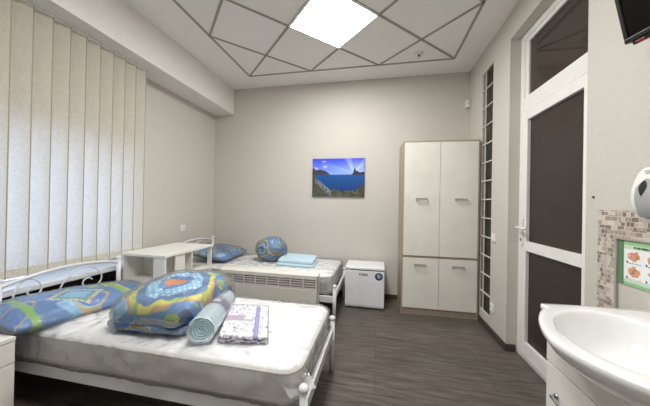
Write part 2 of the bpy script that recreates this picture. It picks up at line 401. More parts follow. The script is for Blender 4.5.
# glass block strip
gb = thing('window_2', None, None, (XR+.06, 3.0, GZ0)); gb['kind'] = 'structure'
n = 13; dz = (GZ1-GZ0)/n; XG = XR+.002
simple('glass_block_pale', rgb(122, 119, 106), .25)  # paler grey puts the reveal's reflection into the far blocks' colour
j = MB(); jw = .011
for i in range(n+1):
    z = GZ0+i*dz; j.box(XG, XG+.03, GY0, GY1, max(GZ0, z-jw/2), min(GZ1, z+jw/2), .001)
j.box(XG, XG+.03, GY0, GY0+.012, GZ0, GZ1).box(XG, XG+.03, GY1-.014, GY1, GZ0, GZ1).box(XG+.006, XG+.03, 3.058, 3.072, GZ0, GZ1)
j.build('mortar_joints', M['block_joint'], gb)
for i in range(n):
    MB().box(XG+.012, XG+.09, GY0+.012, 3.058, GZ0+i*dz+jw/2, GZ0+(i+1)*dz-jw/2, .004).build('glass_block', M['block'], gb)
    MB().box(XG+.012, XG+.09, 3.072, GY1-.014, GZ0+i*dz+jw/2, GZ0+(i+1)*dz-jw/2, .004).build('glass_block', M['glass_block_pale'], gb)

# ------------------------------------------------------------------ ceiling lights and devices
def ceil_light(cy, label):
    t = thing('ceiling_light', label, 'ceiling light', (bx, cy, H), pi/4, 'square ceiling light panels')
    f = MB(); r = .297
    for s in (-1, 1):
        f.box(-r, r, s*r-.011, s*r+.011, -.012, .0, .002); f.box(s*r-.011, s*r+.011, -r, r, -.012, .0, .002)
    f.build('frame', M['white_plastic'], t, world=False)
    MB().box(-r+.008, r-.008, -r+.008, r-.008, -.008, -.002).build('diffuser', M['light'], t, world=False)
    return t
ceil_light(by-d, 'bright square light panel in the tiled ceiling, seen at the top of the photo')
ceil_light(by-5*d, 'square light panel in the tiled ceiling above the near bed and washbasin')
t = thing('fire_detector', 'small round white detector on the ceiling tile beyond the light panel', 'detector', (.415, 3.02, H))
MB().lathe([(.0, -.002), (.048, -.002), (.046, -.016), (.030, -.022), (0, -.022)], (.415, 3.02, H), 24).build('base', M['ceiling'], t)
MB().lathe([(.0, -.02), (.011, -.022), (.011, -.045), (.009, -.052), (0, -.052)], (.415, 3.02, H), 20).build('sensor_head', M['gap_dark'], t)
MB().lathe([(0, -.052), (.024, -.052), (.022, -.057), (0, -.057)], (.415, 3.02, H), 20).build('cap', M['white_plastic'], t)

t = thing('motion_sensor', 'small white sensor high in the back right corner above the tall cabinet', 'sensor', (1.06, 3.55, 2.49))
MB().box(1.052, 1.100, 3.505, 3.55, 2.475, 2.57, .010, 3).build('housing', M['white_plastic'], t)
MB().box(1.070, 1.084, 3.502, 3.510, 2.515, 2.530, .004).build('lens', M['grey_plastic'], t)

def plate(name, label, cat, x, y, z, nx, rocker):
    t = thing(name, label, cat, (x, y, z))
    s = nx; a, b_ = sorted((x, x+s*.010))
    MB().box(a, b_, y-.041, y+.041, z-.041, z+.041, .004).build('plate', M['white_plastic'], t)
    if rocker:
        a, b_ = sorted((x+s*.009, x+s*.015)); MB().box(a, b_, y-.026, y+.026, z-.03, z+.03, .003).build('rocker', M['pvc'], t)
    else:
        MB().lathe([(0, 0), (.024, 0), (.024, s*.004), (.019, s*.004), (.018, s*.001), (0, s*.001)], (x+s*.0095, y, z), 20, 'x').build('socket_ring', M['pvc'], t)
        for dy in (-.0095, .0095):
            MB().lathe([(0, 0), (.0032, 0), (.0032, s*.002), (0, s*.002)], (x+s*.0105, y+dy, z), 10, 'x').build('socket_hole', M['gap_dark'], t)
plate('light_switch', 'white light switch on the right wall between glass blocks and door', 'switch', XR, 2.785, .94, -1, True)
plate('wall_socket', 'white socket low on the right wall near the floor', 'socket', XR, 2.80, .262, -1, False)
plate('wall_socket', 'white socket on the left wall above the shelf unit', 'socket', XL, 2.91, .897, 1, False)
o = MB().lathe([(0, 0), (.006, 0), (.0055, -.006), (.003, -.009), (0, -.010)], (XR, 1.611, 1.30), 12, 'x').build('wall_screw', M['bronze'])
tag(origin_to(o, (XR, 1.611, 1.3)), 'small bronze screw head in the right wall beside the door', 'screw')

# ------------------------------------------------------------------ picture on the back wall
px0, px1, pz0, pz1 = -.905, -.183, 1.346, 1.867
def picture(co):
    u = (co.x)/(px1-px0)+.5; v = (co.z)/(pz1-pz0)
    n1 = nz((u*9, v*9, 0), 1.0); n2 = nz((u*34, v*34, 3), 1.0); n3 = nz((u*60, v*60, 7), 1.0)
    hz = .575
    if v > hz:                                     # sky
        t = (v-hz)/(1-hz); c = [.56-.34*t, .70-.42*t, .98-.12*t]
        ang = atan2(v-.62, u-.80+1e-6); ray = max(0, sin(ang*7+1.1))*max(0, 1-abs(u-.78)*1.5)*.45*min(1, t*3)
        g = exp(-((u-.85)**2/.05+(v-.72)**2/.035)); w_ = min(1, ray+g*.5)
        c = [c[i]*(1-w_)+(.78, .85, .98)[i]*w_ for i in range(3)]
        for (a, b_, r1, r2) in ((.05, .74, .06, .035), (.25, .78, .06, .035), (.12, .70, .05, .03), (.22, .92, .05, .02)):
            q = 1-((u-a)/r1)**2-((v-b_)/r2)**2+n2*.8
            if q > .35: c = [.72, .75, .95]
        m1 = hz+.135*max(0, 1-((u-.14)/.21)**2)+.012*n2 if u < .36 else 0
        if v < m1 and u < .36: c = [.27+.08*n2, .24+.07*n2, .29]
        m2 = hz+.02+.11*exp(-((u-.815)/.022)**2)+.055*max(0, 1-abs(u-.86)/.06)+.03*max(0, 1-abs(u-.97)/.08)+.02*(1 if u > .80 else 0)
        if u > .765 and v < m2: c = [.22+.1*n2, .18+.08*n2, .24]
        if u < .05 and v < .75: c = [.24, .26, .24]
        return c
    t = v/hz; c = [.07+.02*t, .22+.12*t+.03*n1, .46+.14*t]      # sea
    if abs(v-hz) < .02: c = [.16, .30, .52]
    coast = .17+.05*n1+.02*n2+max(0, .36-u)*1.0
    if v < coast:
        c = [.24+.16*n2, .25+.14*n2, .20+.08*n2]
        if n3 > .36: c = [.72, .70, .62]
    if u < .36:                                    # the white town along the shore
        q = abs(v-(.50-u*1.15))
        if q < .07+.05*n2 and n3 > .10: c = [.66+.2*n2, .70+.2*n2, .76]
        if u < .06 and v > .3: c = [.30, .30, .24]
    if u > .9 and v < .3+n2*.1: c = [.30, .27, .18]
    return c
t = thing('canvas_picture', 'blue seascape canvas of bay, mountains and coastal town on back wall', 'picture', ((px0+px1)/2, YB, pz0))
MB().grid(lambda u, v: Vector((px0+(px1-px0)*u, YB-.026, pz0+(pz1-pz0)*v)), 190, 140, False).build('printed_canvas', M['print'], t, paint=picture)
MB().box(px0, px1, YB-.0255, YB, pz0, pz1).build('stretcher', M['text_ink'], t)

# ------------------------------------------------------------------ tall cabinet
cb = thing('storage_cabinet', 'tall oak-framed cabinet with four cream doors in the back corner', 'cabinet', (.2753, 3.10, 0), .0253)
W, D, HT = .815, .40, 1.977
c = MB().box(0, .018, 0, D, 0, HT, .001).box(W-.018, W, 0, D, 0, HT, .001).box(.018, W-.018, 0, D, HT-.018, HT, .001)
c.box(.018, W-.018, .005, D, .648, .668, .001).box(.018, W-.018, .012, D, .0, .06, .001).box(.018, W-.018, 0.012, D, .06, .076, .001)
c.build('body', M['oak'], cb, world=False)
MB().box(.018, W-.018, D-.006, D-.002, .07, HT-.02).build('back_panel', M['cream_laminate'], cb, world=False)
def cdoor(x0, x1, z0, z1, hx, hz_):
    dd = MB().box(x0, x1, -.006, .011, z0, z1, .0015).build('door', M['cream_laminate'], cb, world=False)
    h = MB().box(hx-.065, hx+.065, -.034, -.026, hz_-.010, hz_+.010, .002)
    h.box(hx-.06, hx-.05, -.03, -.005, hz_-.006, hz_+.006).box(hx+.05, hx+.06, -.03, -.005, hz_-.006, hz_+.006)
    h.build('handle', M['steel_handle'], dd, world=False)
mid = W/2-.004
cdoor(.017, mid-.002, .672, HT-.019, .205, 1.316); cdoor(mid+.002, W-.017, .672, HT-.019, .62, 1.316)
cdoor(.017, mid-.002, .079, .645, .200, .572); cdoor(mid+.002, W-.017, .079, .645, .60, .572)

# ------------------------------------------------------------------ mini fridge
fx0, fx1, fy = -.374, .092, 3.125
fr = thing('mini_fridge', 'small white fridge standing against the back wall beside the tall cabinet', 'fridge', ((fx0+fx1)/2, 3.3, 0))
MB().box(fx0+.004, fx1-.004, fy+.045, 3.50, .02, .462, .006).build('body', M['fridge_white'], fr)
MB().box(fx0, fx1, fy-.004, 3.51, .462, .492, .008, 3).build('top', M['fridge_white'], fr)
dd = MB().box(fx0+.002, fx1-.002, fy, fy+.042, .034, .452, .008, 3).build('door', M['fridge_white'], fr)
MB().box(fx0+.01, fx1-.01, fy+.005, fy+.04, .452, .461).build('seal', M['gap_dark'], fr)
for fxx in (fx0+.03, fx1-.07):
    for fyy in (fy+.06, 3.44): MB().box(fxx, fxx+.04, fyy, fyy+.04, 0, .02).build('foot', M['grey_plastic'], fr)
MB().box(fx0+.004, fx1-.004, fy+.006, fy+.05, .018, .033, .003).build('kick_strip', M['white_plastic'], fr)
def text(s, size, loc, rot, m, name, parent, ext=.0006):
    cu = bpy.data.curves.new(name, 'FONT'); cu.body = s; cu.size = size; cu.extrude = ext; cu.align_x = 'CENTER'; cu.align_y = 'CENTER'
    cu.offset = size*.02
    o = bpy.data.objects.new('tmp', cu); COL.objects.link(o); bpy.context.view_layer.update()
    me = bpy.data.meshes.new_from_object(o.evaluated_get(bpy.context.evaluated_depsgraph_get())); bpy.data.objects.remove(o)
    me.transform(Matrix.Translation(loc) @ rot); me.transform(world_of(parent).inverted()); me.materials.clear(); me.materials.append(m)
    q = bpy.data.objects.new(name, me); COL.objects.link(q); q.parent = parent; return q
RX = Matrix.Rotation(pi/2, 4, 'X')
text('POZIS', .034, (-.155, fy-.001, .405), RX @ Matrix.Diagonal((1.15, 1, 1, 1)), M['text_ink'], 'logo', dd)
simple('sticker_blue', rgb(38, 48, 82), .35); simple('sticker_pale', rgb(160, 172, 200), .35)
st = MB().lathe([(0, 0), (.046, 0), (.046, -.0012), (0, -.0012)], (.025, fy, .395), 32, 'y').build('round_sticker', M['sticker_blue'], dd)
s2 = MB().prism([(.025+.022*cos(a)*(1+.25*cos(5*a)), fy-.002, .395+.024*sin(a)*(1+.2*cos(5*a+1))) for a in [2*pi*i/40 for i in range(40)]], (0, .0008, 0))
s2.tube([(.025+.036*cos(a), fy-.0015, .395+.036*sin(a)) for a in [2*pi*i/32 for i in range(32)]], .0012, 5, closed=True)
s2.build('sticker_print', M['sticker_pale'], st)

# ------------------------------------------------------------------ beds
def make_bed(label, loc):
    b = thing('metal_bed', label, 'bed', loc, 0, 'white metal single beds')
    LX, WY = 1.95, .76
    for y in (0, WY):
        MB().tube([(0, y, 0), (0, y, .725)], .019, 14).lathe([(0, -.004), (.019, -.002), (.024, .008), (.022, .018), (.012, .025), (0, .027)], (0, y, .715), 14).build('head_post', M['white_metal'], b, world=False)
        MB().tube([(LX, y, 0), (LX, y, .375)], .019, 14).lathe([(0, -.004), (.020, -.003), (.0245, .006), (.0245, .014), (.016, .024), (0, .028)], (LX, y, .376), 14).build('foot_post', M['white_metal'], b, world=False)
        MB().box(.015, LX-.015, y-.012, y+.012, .215, .280, .004).build('side_rail', M['white_metal'], b, world=False)
    MB().box(LX-.012, LX+.012, .015, WY-.015, .255, .315, .004).build('foot_rail', M['white_metal'], b, world=False)
    MB().box(-.012, .012, .015, WY-.015, .215, .280, .004).build('head_rail', M['white_metal'], b, world=False)
    arch = [(0, .0+WY*t, .680+.055*sin(pi*t)**.8) for t in [i/24 for i in range(25)]]
    MB().tube(arch, .0125, 10).build('arched_rail', M['white_metal'], b, world=False)
    MB().tube([(0, 0, .455), (0, WY, .455)], .008, 8).build('cross_bar', M['white_metal'], b, world=False)
    for path in (((.07, .455), (.066, .53), (.07, .60), (.09, .664), (.126, .700), (.172, .693), (.208, .648), (.211, .607), (.19, .585), (.155, .59), (.138, .612), (.145, .632), (.160, .630)),
                 ((.29, .455), (.305, .53), (.33, .60), (.37, .655), (.415, .691), (.47, .707), (.53, .695), (.588, .650), (.612, .60), (.600, .555), (.555, .532), (.50, .540), (.470, .572), (.482, .602), (.515, .609), (.540, .590))):
        pts = [Vector((0, yy, zz)) for (yy, zz) in path]
        sm = []
        for i in range(len(pts)-1):
            p0, p1, p2, p3 = pts[max(i-1, 0)], pts[i], pts[i+1], pts[min(i+2, len(pts)-1)]
            for q in range(5):
                t = q/5; sm.append(.5*((2*p1)+(-p0+p2)*t+(2*p0-5*p1+4*p2-p3)*t*t+(-p0+3*p1-3*p2+p3)*t**3))
        sm.append(pts[-1]); MB().tube(sm, .0055, 8).build('scroll', M['white_metal'], b, world=False)
    bs = MB()
    for i in range(13): bs.box(.08+i*.145, .14+i*.145, .01, WY-.01, .252, .264)
    bs.build('bed_base', M['white_metal'], b, world=False)
    return b
bed = make_bed('white metal bed with scrolled headboard in the foreground', (-2.27, 1.16, 0))
bed2 = copy_tree(bed); bed2.location = (-2.375, 2.665, 0); bed2['label'] = 'white metal bed along the back wall, behind the panel heater'

def make_mattress(name, label, x0, x1, y0, y1, z0, z1, quilt, seed, tuft=0):
    t = thing(name, label, 'mattress', ((x0+x1)/2, (y0+y1)/2, z0), 0, 'plastic-wrapped mattresses')
    L, Wd, Tt = x1-x0, y1-y0, z1-z0
    def disp(p, top=0.0):
        if p.z > Tt*.3:
            e = min(1, max(0, min(L/2-abs(p.x), Wd/2-abs(p.y))/.12))
            if quilt == 'diag': hgt = -.006*(max(0, 1-abs(((p.x+p.y)*6.5) % 1-.5)*9)+max(0, 1-abs(((p.x-p.y)*6.5) % 1-.5)*9))
            else:
                q_ = (p.x*1.2+p.y*.5, p.y*.9-p.x*.3, 0); hgt = .012*nz(q_, 6, seed)-.010*exp(-(nz(q_, 5, seed+9)/.07)**2)+.004*nz(p, 22, seed)
            p = p+Vector((0, 0, e*(.016+hgt)+top*.0))
        else:
            if abs(p.x) > L/2-.03 or abs(p.y) > Wd/2-.03:
                p = p+Vector((p.x/abs(p.x or 1)*.004*nz(p, 12, seed), p.y/abs(p.y or 1)*.004*nz(p, 12, seed+4), 0))
        return p
    core = MB().soft((L, Wd, Tt), (90, 44, 8), .09, .022, disp).build('mattress_core', M['mattress'], t, world=False)
    core.location = (0, 0, Tt/2)
    # piping tapes along the top and bottom edges
    def loop(z, off):
        pts = []; a, b_, R = L/2+off, Wd/2+off, .09
        for cx, cy, st_ in ((a-R, b_-R, 0), (-a+R, b_-R, 90), (-a+R, -b_+R, 180), (a-R, -b_+R, 270)):
            for i in range(7):
                an = math.radians(st_+15*i); pts.append((cx+R*cos(an), cy+R*sin(an), z))
        return pts
    MB().tube(loop(Tt-.020, .000), .006, 6, closed=True).tube(loop(.022, .000), .006, 6, closed=True).build('piping', M['tape'], t, world=False)
    def wrap(p):
        q = disp(p); nn = Vector((p.x/(L/2), p.y/(Wd/2), p.z/(Tt/2)))
        s = .012+.012*nz(p, 6, seed+2)-.008*exp(-(nz((p.x*1.4, p.y, p.z), 5, seed+6)/.06)**2)+.006*nz((p.x*2.5, p.y, p.z), 16, seed+5)
        out = Vector((0, 0, 0))
        if p.z > Tt*.42: out.z = max(.001, s*.5)
        elif p.z < -Tt*.42: out.z = 0
        if abs(p.x) > L/2-.035: out.x = math.copysign(max(.003, s+.006), p.x)
        if abs(p.y) > Wd/2-.035: out.y = math.copysign(max(.003, s+.004), p.y)
        return q+out
    o = MB().soft((L+.006, Wd+.006, Tt+.004), (110, 60, 10), .085, .018, wrap).build('plastic_cover', M['film_mattress'], t, world=False)
    o.location = (0, 0, Tt/2+.001)
    return t
# children carry their own offset: bake it in, so each part sits at the thing's base
def bake(t):
    for ch in t.children:
        if ch.type == 'MESH' and ch.location.length > 0:
            ch.data.transform(Matrix.Translation(ch.location)); ch.location = (0, 0, 0)
mt = make_mattress('wrapped_mattress', 'white mattress in clear crinkled plastic on the foreground bed', -2.24, -.348, 1.152, 1.955, .284, .460, 'soft', 3); bake(mt)
# the loose corner of plastic hanging at the foot end
def flap(u, v):
    a = Vector((-.47, 1.150, .445)); b_ = Vector((-.385, 1.30, .44))
    tip = Vector((-.268, 1.205, .368)); low = Vector((-.37, 1.120, .36))
    p = (a.lerp(b_, u)).lerp(low.lerp(tip, u), v)
    return p+Vector((.007*nz((u, v, 0), 3, 1), -.008*nz((u, v, 0), 3, 5), .005*nz((u, v, 0), 4, 9)))
M['film_flap'] = glassy('loose_film', (.98, .98, .98, 1), .2, .9, 18, haze=.34, base=.04, gain=.9, bd=.008)
MB().grid(flap, 18, 14).build('plastic_flap', M['film_flap'], mt)
mt2 = make_mattress('wrapped_mattress', 'white quilted mattress in plastic on the bed along the back wall', -2.345, -.465, 2.69, 3.50, .284, .482, 'diag', 11); bake(mt2)

# ------------------------------------------------------------------ printed quilt cloth
BLUE, LB, DB = (.23, .49, .73), (.50, .74, .87), (.14, .30, .50)
ORG, YEL, OLV, GRN, BRN = (.88, .52, .22), (.86, .84, .28), (.55, .58, .22), (.52, .74, .30), (.60, .36, .22)
def motif(u, v, sq=1.0):
    """one medallion: orange heart, pale dotted ring, yellow outline, leafy ground"""
    n = nz((u, v, 0), 4, 2)
    if sqrt((u/1.2)**2+v*v) < .23+.02*n: return ORG if nz((u, v, 0), 30) < .15 else (.80, .46, .22)
    a_, b_ = u*.9+v*.43, v*.9-u*.43
    r = (abs(a_)**3.2+abs(b_)**3.2)**(1/3.2)+.06*n
    if r < .60:
        if (cos(u*40)*cos(v*40)) > .45 and abs(r-.48) < .12: return (.86, .92, .95)
        return LB if r > .36 else BLUE
    if r < .76: return (.20, .42, .64)
    if r < .855: return YEL if nz((u, v, 0), 6, 1) > -.28 else GRN
    if r < .91: return (.78, .62, .40)
    return None
def ground(x, y, z=0, s=1.0):
    a = nz((x, y, z), 8*s, 3); b_ = nz((x, y, z), 17*s, 8); c = nz((x, y, z), 5.5*s, 12); e = nz((x, y, z), 40*s, 4)
    if a > .42: return GRN if b_ > .15 else (OLV if b_ > -.25 else YEL)
    if a < -.38: return BRN if e > .05 else OLV
    if abs(a+.30) < .035 and c > -.2: return (.80, .70, .45)
    if c > .38: return LB if e > -.2 else (.70, .84, .90)
    if c < -.34: return DB
    return BLUE if b_ > -.35 else (.22, .46, .68)

# big folded comforter in clear bag on near bed
cx, cy, cz = -1.28, 1.51, .474
t = thing('bagged_comforter', 'large folded blue patterned comforter in clear plastic on the near bed', 'comforter', (cx, cy, cz), math.radians(4))
LX, LY, LZ = .52, .58, .20
def comf(p):
    u, v = p.x/(LX/2), p.y/(LY/2)
    w = (p.z+LZ/2)/LZ                                   # 0 bottom .. 1 top
    edge = max(0, 1-abs(u)**3.2)*max(0, 1-abs(v)**3.2)
    z = p.z
    if w > .5: z += .052*edge**.6-.035*(1-edge)+.03*v*edge-.018*max(0, -v)**3
    pinch = exp(-((w-.40)/.07)**2)*.042+exp(-((w-.02)/.08)**2)*.02
    x = p.x*(1-pinch*4.2); y = p.y*(1-pinch*4.2)
    q = .0
    if w > .6:                                          # quilted channels
        gx = abs(((u*1.5+.5) % 1)-.5); gy = abs(((v*1.5+.5) % 1)-.5)
        q = -.012*(exp(-(gx/.07)**2)+exp(-(gy/.07)**2))*edge
    z += q+.006*nz(p, 12, 4)*(1 if w > .1 else 0)
    x += .010*nz(p, 9, 1); y += .010*nz(p, 9, 6)
    return Vector((x, y, z+LZ/2))
def comf_col(co):
    if co.z > .125:
        u, v = (co.x-.005)/.255, (co.y+.05)/.255
        m_ = motif(u*1.0, v*1.0)
        if m_: return m_
    return ground(co.x*1.3, co.y*1.3, co.z*1.6, 1.0)
MB().soft((LX, LY, LZ), (110, 110, 36), .10, .055, comf).build('comforter', M['quilt'], t, world=False, paint=comf_col)
def comf_bag(p):
    q = comf(p*.985); w = (p.z+LZ/2)/LZ
    s = 1.0+.05*nz(p, 6, 9)+.028*nz(p, 16, 3)
    q = Vector((q.x*1.06*s, q.y*1.05*s, max(.0, q.z*(1.035+.03*nz(p, 8, 5))+.004)))
    if p.x < -.2 and w < .75: q.x -= .07*(1-w)*(1-abs(p.y)/.4)
    return q
MB().soft((LX, LY, LZ), (70, 70, 16), .10, .05, comf_bag).build('plastic_bag', M['film'], t, world=False)

# pillow in clear bag leaning on the headboard of the near bed
def pillow(size, puff, cells=(80, 80, 14)):
    A, B, C_ = size
    def fn(p):
        u, v = abs(p.x/(A/2)), abs(p.y/(B/2)); k = (max(0, 1-u**2.6)*max(0, 1-v**2.6))**.55
        return Vector((p.x*(1-.05*(v**2)*(1-u)), p.y*(1-.05*(u**2)*(1-v)), p.z*(.18+.82*k*puff)+.006*nz(p, 10, 2)))
    return fn
def pillow_thing(name, label, loc, rot, size, colfn, group='bagged pillows', taper=0.0):
    t = thing(name, label, 'pillow', loc, 0, group)
    R = Matrix.Rotation(rot[2], 4, 'Z') @ Matrix.Rotation(rot[1], 4, 'Y') @ Matrix.Rotation(rot[0], 4, 'X')
    base = pillow(size, 1.0)
    def fn(p):
        q = base(p); q.z *= 1-taper*q.y/(size[1]/2); return q
    mb = MB().soft(size, (90, 110, 12), .05, size[2]*.45, fn)
    col = {}
    pts = [v.co.copy() for v in mb.bm.verts]
    it = iter(pts)
    mb.bm.transform(R)
    o = mb.build('pillow', M['quilt'], t, world=False, paint=lambda co: colfn(R.inverted() @ co))
    def bag(p):
        q = fn(p); s = 1+.04*nz(p, 7, 3)+.02*nz(p, 18, 6)
        return Vector((q.x*1.07*s, q.y*1.07*s, q.z*1.10+math.copysign(.004+.004*nz(p, 15, 2), q.z)))
    b = MB().soft(size, (60, 70, 10), .05, size[2]*.45, bag); b.bm.transform(R); b.build('plastic_bag', M['film'], t, world=False)
    return t
def pcol1(c):
    u, v = (c.x-.02)/.17, (c.y+.05)/.20
    r = abs(u)+abs(v)+.08*nz(c, 14, 2)
    if r < .45: return LB
    if r < .58: return (.30, .56, .76)
    if r < .68: return GRN
    if r < .80: return (.86, .90, .84) if (c.y*90) % 1 > .5 else ORG
    if abs(c.y-.20) < .022: return GRN
    if abs(c.y-.235) < .012: return YEL
    if abs(c.y+.31) < .02: return GRN
    g = ground(c.x*.8, c.y*.8, 2, .8)
    return (.20, .47, .75) if g in (BRN, OLV, DB) else g
pillow_thing('bagged_pillow', 'blue patterned pillow in clear plastic against the near bed headboard', (-2.035, 1.47, .523), (math.radians(-2), math.radians(7), math.radians(-10)), (.39, .80, .125), pcol1, taper=.42)
def pcol2(c):
    g = ground(c.x*1.2+3, c.y*1.2, 1, 1.1)
    return (.22, .38, .48) if g is BRN or g is ORG else g
p2 = pillow_thing('bagged_pillow', 'blue patterned pillow in plastic at the head of the back-wall bed', (-2.02, 3.10, .578), (0, math.radians(8), math.radians(4)), (.44, .62, .13), pcol2)

# rolled towel in clear film with a label
A = Vector((-.909, 1.224, .552)); B = Vector((-1.045, 1.655, .552)); ax = (B-A).normalized(); R0 = .070
ang = atan2(ax.y, ax.x)
t = thing('rolled_towel', 'pale blue towel rolled up in clear plastic beside the bagged comforter', 'towel', (A.x, A.y, .482), ang)
Ln = (B-A).length
tb = MB()
def rollsurf(u, v):
    a = 2*pi*v; r = R0*(1+.025*sin(a*2+u*3)+.03*nz((cos(a), sin(a), u*4), 2, 1))
    return Vector((Ln*u, r*cos(a), max(-.066, r*sin(a))+R0))
tb.grid(rollsurf, 40, 48)
for (xe, sgn) in ((0, -1), (Ln, 1)):
    # coiled end: a spiral ridge
    def endcap(u, v, xe=xe, sgn=sgn):
        a = 2*pi*v; rr = R0*u; w_ = (u*5.0-v) % 1.0
        dep = .012*(abs(w_-.5)*2)**1.5*(1 if u < .97 else 0)+.010*(1-u)
        r = R0*u*(1+.03*nz((cos(a), sin(a), 0), 2, 1))
        return Vector((xe-sgn*dep, r*cos(a), max(-.066, r*sin(a))+R0))
    tb.grid(endcap, 44, 60)
tb.build('towel', M['terry'], t, world=False)
def band(u, v):
    a = 2*pi*v; r = R0*1.035
    return Vector((Ln*(.46+.26*u), r*cos(a), max(-.068, r*sin(a))+R0))
def bandcol(c):
    x = (c.x/Ln-.46)/.26; a = atan2(c.z-R0, c.y)
    if .2 < x < .55 and 1.45 < a < 1.9: return (.88, .88, .93)
    if x > .72: return (.66, .62, .72)
    return (.34, .36, .55)
MB().grid(band, 20, 60).build('paper_label', M['print'], t, world=False, paint=bandcol)
def film(u, v):
    a = 2*pi*v; k = 1 if .06 < u < .94 else .0
    r = R0*(1.07+.03*nz((cos(a), sin(a), u*5), 2.5, 8))
    if u < .02 or u > .98: r *= .55
    return Vector((Ln*(u*1.06-.03), r*cos(a), max(-.0695, r*sin(a))+R0))
MB().grid(film, 50, 48).build('plastic_wrap', M['film_thin'], t, world=False)

# flat pack of bed linen
q0 = Vector((-.852, 1.245, 0)); q1 = Vector((-.592, 1.285, 0)); q3 = Vector((-.965, 1.665, 0)); q2 = Vector((-.712, 1.70, 0))
ang = atan2((q1-q0).y, (q1-q0).x)
t = thing('bed_linen_pack', 'folded white and purple patterned bed linen pack right of the rolled towel', 'bed linen', ((q0.x+q1.x+q2.x+q3.x)/4, (q0.y+q1.y+q2.y+q3.y)/4, .478), ang)
Lx, Ly, Lz = .268, .415, .046
def shear(p): return Vector((p.x-.26*p.y, p.y, p.z+.003*nz(p, 14, 3)+Lz/2))
def pack_col(c):
    y = c.y; x = c.x+.26*y; u = x/Lx+.5; v = y/Ly+.5
    if c.z < Lz*.72:
        lay = (c.z*130) % 1
        return (.30, .28, .42) if (nz((x, y, c.z*4), 30) > -.1 and lay > .35) else (.80, .78, .82)
    if .70 < u < .80: return (.52, .52, .74) if .22 < ((u-.70)*30 % 1) else (.75, .75, .86)
    if .42 < v < .60 and u < .66: return (.72, .67, .72)
    n1 = nz((x, y, 0), 48, 4); n2 = nz((x, y, 0), 26, 9)
    if abs(n1) < .10 and n2 > -.05: return (.56, .56, .66)
    if n1 > .42: return (.62, .64, .68)
    return (.93, .93, .94)
MB().soft((Lx, Ly, Lz), (100, 130, 8), .015, .012, shear).build('linen', M['bedprint'], t, world=False, paint=pack_col)
MB().box(-.012, .035, -.012, .062, Lz+.0015, Lz+.0025).build('tag', M['white_plastic'], t, world=False)
def packfilm(p):
    q = shear(p); return Vector((q.x*1.05, q.y*1.04, q.z*1.08+.002*nz(p, 30, 4)+(.002 if p.z > 0 else 0)))
MB().soft((Lx, Ly, Lz), (50, 60, 5), .015, .012, packfilm).build('plastic_wrap', M['film_thin'], t, world=False)

# far bed: comforter ball and folded towel
c0 = Vector((-1.33, 3.14, .645)); R1 = .172
t = thing('bagged_comforter', 'round bundled blue comforter in clear plastic on the back-wall bed', 'comforter', (c0.x, c0.y, .497))
def ball(k, s, wob):
    def fn(u, v):
        th = pi*u; a = 2*pi*v; d_ = Vector((sin(th)*cos(a), sin(th)*sin(a), cos(th)))
        crease = -.12*exp(-(nz(d_, 2.2, s)/.09)**2)-.05*exp(-(nz(d_, 4.5, s+3)/.1)**2) if wob else 0
        r = R1*k*(1+.08*nz(d_, 1.6, s)+crease+(.05*nz(d_, 6, 2) if not wob else 0))
        z = c0.z+r*.92*d_.z
        return Vector((c0.x+r*1.16*d_.x, c0.y+r*.95*d_.y, max(.498+(0 if not wob else .004), z)))
    return fn
def ballcol(co):
    dd_ = Vector(co)
    m_ = motif((dd_.x+.07)/.10, (dd_.z-.17)/.11)
    return m_ if m_ and m_ is not ORG else ground(dd_.x*1.2, dd_.z*1.2, dd_.y, 1.2)
MB().grid(ball(.96, 2, True), 70, 110).build('comforter', M['quilt'], t, paint=ballcol)
MB().grid(ball(1.04, 2, False), 50, 80).build('plastic_bag', M['film'], t)
t0 = Vector((-.955, 3.09, .498))
t = thing('folded_towel', 'light blue towel folded flat on the back-wall bed', 'towel', t0, math.radians(-2))
def tow(k, zc):
    def fn(p):
        return Vector((p.x*(1-.02*k)-.10*p.y*0-.12*p.y, p.y, p.z*(1+.10*nz(p, 5, k))+zc+.004*nz(p, 12, k)))
    return fn
tb = MB().soft((.47, .40, .036), (40, 36, 6), .03, .017, tow(1, .018)).soft((.455, .385, .05), (40, 36, 6), .035, .022, tow(2, .056))
tb.build('towel', M['terry'], t, world=False)

# ------------------------------------------------------------------ panel heater between the beds
hx0, hx1, hy, hz0, hz1 = -1.645, -.568, 2.50, .10, .535
ht = thing('panel_heater', 'long off-white electric panel heater with top grille between the beds', 'heater', ((hx0+hx1)/2, hy+.03, 0))
b = MB().box(hx0, hx1, hy, hy+.012, hz0, .382, .003).box(hx0, hx1, hy, hy+.012, .482, .515, .003).box(hx0, hx0+.022, hy, hy+.012, .382, .482).box(hx1-.022, hx1, hy, hy+.012, .382, .482)
b.box(hx0, hx1, hy+.075, hy+.085, hz0, .53, .002).box(hx0, hx0+.01, hy, hy+.08, hz0, .52, .002).box(hx1-.01, hx1, hy, hy+.08, hz0, .52, .002).box(hx0+.01, hx1-.01, hy+.01, hy+.08, hz0, hz0+.01)
b.prism([(hx0, hy, .512), (hx0, hy+.085, .53), (hx0, hy+.085, .538), (hx0, hy, .520)], (hx1-hx0, 0, 0), .001)
b.build('casing', M['heater_enamel'], ht)
MB().box(hx0+.02, hx1-.02, hy+.045, hy+.05, .375, .49).build('grille_backing', M['grille_back'], ht)
simple('grille_slat', rgb(218, 208, 206), .4)
nb = 8; wc = (hx1-hx0-.044)/nb
for i in range(1, nb): MB().box(hx0+.022+i*wc-.004, hx0+.022+i*wc+.004, hy, hy+.012, .382, .482).build('grille_divider', M['heater_enamel'], ht)
